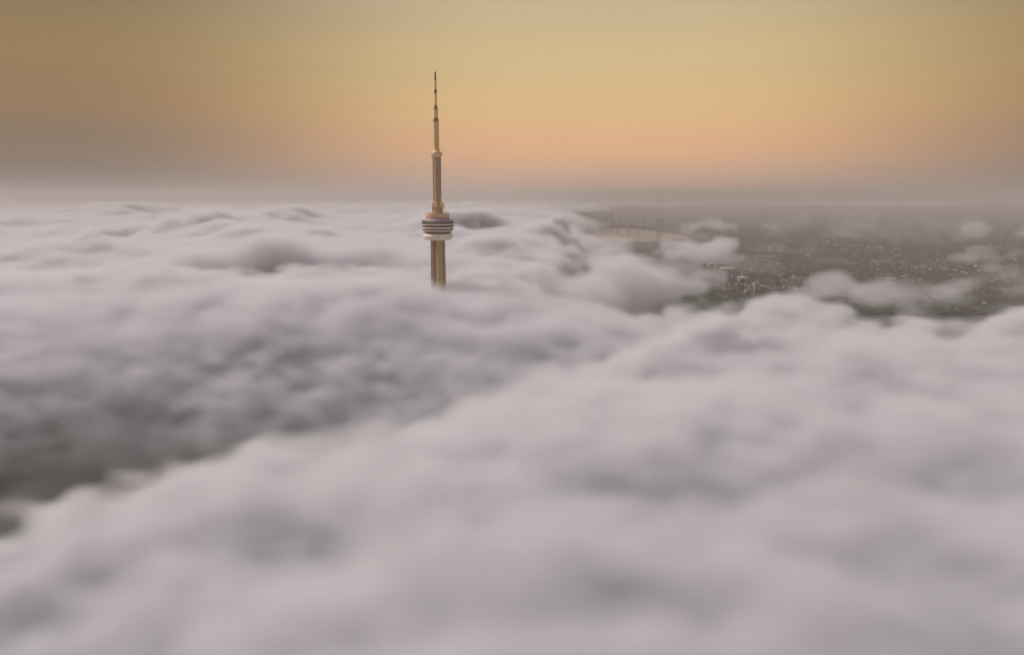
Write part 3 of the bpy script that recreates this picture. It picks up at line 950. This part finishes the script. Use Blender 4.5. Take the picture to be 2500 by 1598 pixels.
def road(pix, width, mat):
    pts_ = [at(px, py, .8) for px, py in pix]
    bm = bmesh.new()
    prev = None
    for i, p in enumerate(pts_):
        d = (pts_[min(i + 1, len(pts_) - 1)] - pts_[max(i - 1, 0)]).normalized()
        n = Vector((d.y, -d.x, 0)) * width / 2
        cur = (bm.verts.new(p - n), bm.verts.new(p + n))
        if prev:
            bm.faces.new((prev[0], prev[1], cur[1], cur[0]))
        prev = cur
    o = from_bm('road', bm, mat)
    o['kind'] = 'structure'


road([(2100, 705), (2095, 690), (2089, 660), (2082, 637), (2088, 618), (2094, 608), (2100, 600)], 20, road_mat)
road([(1800, 740), (1830, 712), (1870, 680), (1900, 655), (1925, 635), (1960, 615)], 14, asphalt)
road([(1500, 640), (1600, 625), (1700, 612), (1800, 590), (1900, 575)], 18, road_mat)
road([(1700, 650), (1850, 640), (2050, 650), (2300, 652), (2560, 660)], 15, asphalt)
road([(1700, 624), (1900, 618), (2150, 616), (2560, 620)], 16, road_mat)
road([(2280, 760), (2250, 700), (2225, 650), (2210, 610), (2200, 585)], 15, asphalt)
road([(1750, 585), (1950, 581), (2250, 580), (2560, 584)], 18, road_mat)

# the street grid
ga = R(17)


def from_grid(u, v):
    return Vector((u * math.cos(ga) - v * math.sin(ga), u * math.sin(ga) + v * math.cos(ga), .7))


def street(u0, v0, u1, v1, width):
    p, r_ = from_grid(u0, v0), from_grid(u1, v1)
    d = (r_ - p).normalized()
    n = Vector((d.y, -d.x, 0)) * width / 2
    bm = bmesh.new()
    bm.faces.new([bm.verts.new(w) for w in (p - n, p + n, r_ + n, r_ - n)])
    from_bm('road', bm, asphalt)['kind'] = 'structure'


for k in range(6, 30):
    street(1250, k * 248, 5200, k * 248, 11)
for k in range(4, 13):
    street(k * 440, 1400, k * 440, 7000, 13)

# houses: the nearest 300 one by one, the rest as one mass
def house_mesh(name, wmat, rmat):
    bm = bmesh.new()
    bm_box(bm, (-5, -4, 0), (5, 4, 5.5))
    v = [bm.verts.new(p) for p in ((-5.5, -4.5, 5.4), (5.5, -4.5, 5.4), (5.5, 4.5, 5.4), (-5.5, 4.5, 5.4), (-5.5, 0, 8.6), (5.5, 0, 8.6))]
    for f in ((0, 1, 5, 4), (2, 3, 4, 5), (0, 4, 3), (1, 2, 5), (0, 3, 2, 1)):
        bm.faces.new([v[j] for j in f]).material_index = 1
    bmesh.ops.recalc_face_normals(bm, faces=bm.faces)
    me = bpy.data.meshes.new(name)
    bm.to_mesh(me)
    bm.free()
    me.materials.append(wmat)
    me.materials.append(rmat)
    return me


kinds = [('white', 'grey', 'white walled house with grey roof'), ('tan', 'brown', 'tan house with brown roof'), ('red', 'dark', 'red brick house with dark roof'),
         ('pale', 'dark', 'pale house with dark roof'), ('white', 'white', 'house with bright pale roof'), ('brown', 'red', 'brown house with red roof')]
hmesh = [house_mesh('house', wall_mats[a], roof_mats[b_]) for a, b_, _ in kinds]


def in_bay(px, py):
    return 1380 < px < 1700 and 552 < py < 596


spots = []
while len(spots) < 3300:
    px, py = rng.uniform(1430, 2540), 560 + 200 * rng.random() ** .8
    if in_bay(px, py) or (px < 1750 and py > 700):
        continue
    g = at(px, py, 0)
    a = R(17)
    u = round((g.x * math.cos(a) + g.y * math.sin(a)) / 22) * 22 + rng.uniform(-3, 3)
    v = round((-g.x * math.sin(a) + g.y * math.cos(a)) / 62) * 62 + rng.choice((-13, 13)) + rng.uniform(-2, 2)
    spots.append((u * math.cos(a) - v * math.sin(a), u * math.sin(a) + v * math.cos(a), px, py))
spots.sort(key=lambda p: (abs(p[2] - 2050) / 450) ** 2 + ((p[3] - 665) / 45) ** 2)
mass_v, mass_f, mass_m = [], [], []
for i, (x, y, px, py) in enumerate(spots):
    k = rng.choices(range(6), (2, 4, 4, 6, 1, 1))[0]
    s_ = rng.uniform(.9, 1.5)
    rz = R(17 + rng.choice((0, 90)) + rng.uniform(-4, 4))
    if i < 300:
        o = bpy.data.objects.new('house', hmesh[k])
        COL.objects.link(o)
        o.location, o.rotation_euler, o.scale = (x, y, 0), (0, 0, rz), (s_ * 1.2, s_, s_)
        where = next(w for lim_, w in ((1890, 'right above the big puff'), (1950, 'well left of the straight road'), (2030, 'left of the straight road'), (2086, 'just left of the straight road'), (2135, 'just right of the straight road'), (2190, 'right of the straight road'), (2260, 'well right of the straight road'), (2330, 'below the long grey roof'), (9999, 'towards the right edge')) if px < lim_)
        row = next(w for lim_, w in ((636, ' at the back'), (648, ' in rear rows'), (660, ' in upper rows'), (672, ' in middle rows'), (686, ' in lower rows'), (700, ' in front rows'), (9999, ' at the cloud edge')) if py < lim_)
        tag(o, kinds[k][2] + ' ' + where + row, 'house', 'small houses of the city')
    else:
        M = Matrix.Translation((x, y, 0)) @ Matrix.Rotation(rz, 4, 'Z') @ Matrix.Diagonal((s_ * 1.4, s_ * 1.1, s_, 1))
        b0 = len(mass_v)
        mass_v += [M @ w.co for w in hmesh[k].vertices]
        for p in hmesh[k].polygons:
            mass_f.append([b0 + j for j in p.vertices])
            mass_m.append(k * 2 + p.material_index)
me = bpy.data.meshes.new('distant_houses')
me.from_pydata(mass_v, [], mass_f)
o = link('distant_houses', me, [m for a, b_, _ in kinds for m in (wall_mats[a], roof_mats[b_])])
me.polygons.foreach_set('material_index', np.array(mass_m, np.int32))
tag(o, 'sprawl of small houses under the haze', 'houses', kind='stuff')

# trees: a wood that reads as one mass
ico = bmesh.new()
bmesh.ops.create_icosphere(ico, subdivisions=1, radius=1)
iv = np.array([v.co for v in ico.verts])
ifc = np.array([[v.index for v in f.verts] for f in ico.faces])
ico.free()
NT = 66000
px = nrg.uniform(1400, 2570, NT * 2)
py = 556 + 214 * nrg.random(NT * 2) ** .75
ok = ~((px < 1705) & (py > 550) & (py < 597))
px, py = px[ok][:NT], py[ok][:NT]
v_ = (799 - py) / FPX
tt = -CAM_Z / (-sp_ + v_ * cp)
gx, gy = (px - 1250) / FPX * tt, (cp + v_ * sp_) * tt
dens = fbm(gx / 500, gy / 500, 81, 3)
tu, tv = gx * math.cos(ga) + gy * math.sin(ga), -gx * math.sin(ga) + gy * math.cos(ga)
clear = (np.abs((tv + 124) % 248 - 124) > 10) & (np.abs((tu + 220) % 440 - 220) > 11)
ok = clear & (dens > nrg.uniform(-.55, .12, len(gx)))
gx, gy = gx[ok], gy[ok]
nT = len(gx)
size = nrg.uniform(4.5, 8.5, nT) * (1 + smooth(4000, 9000, gy) * 1.2)
jit = nrg.uniform(.7, 1.3, (nT, len(iv), 1))
V = iv[None] * jit * np.stack([size * nrg.uniform(.8, 1.3, nT), size * nrg.uniform(.8, 1.3, nT), size * nrg.uniform(.7, 1.1, nT)], -1)[:, None, :]
V += np.stack([gx, gy, size * .75], -1)[:, None, :]
F = ifc[None] + (np.arange(nT) * len(iv))[:, None, None]
leaf = material('tree_canopy', (.036, .044, .030), .95, .1, (.02, .55, (1, 1, 1)))
o = link('wood', poly_mesh('wood', V.reshape(-1, 3), F.reshape(-1, 3)), [leaf])
tag(o, 'dark green canopy of trees spread between the houses', 'trees', kind='stuff')
print('city', round(time.time() - T0, 1), nT)
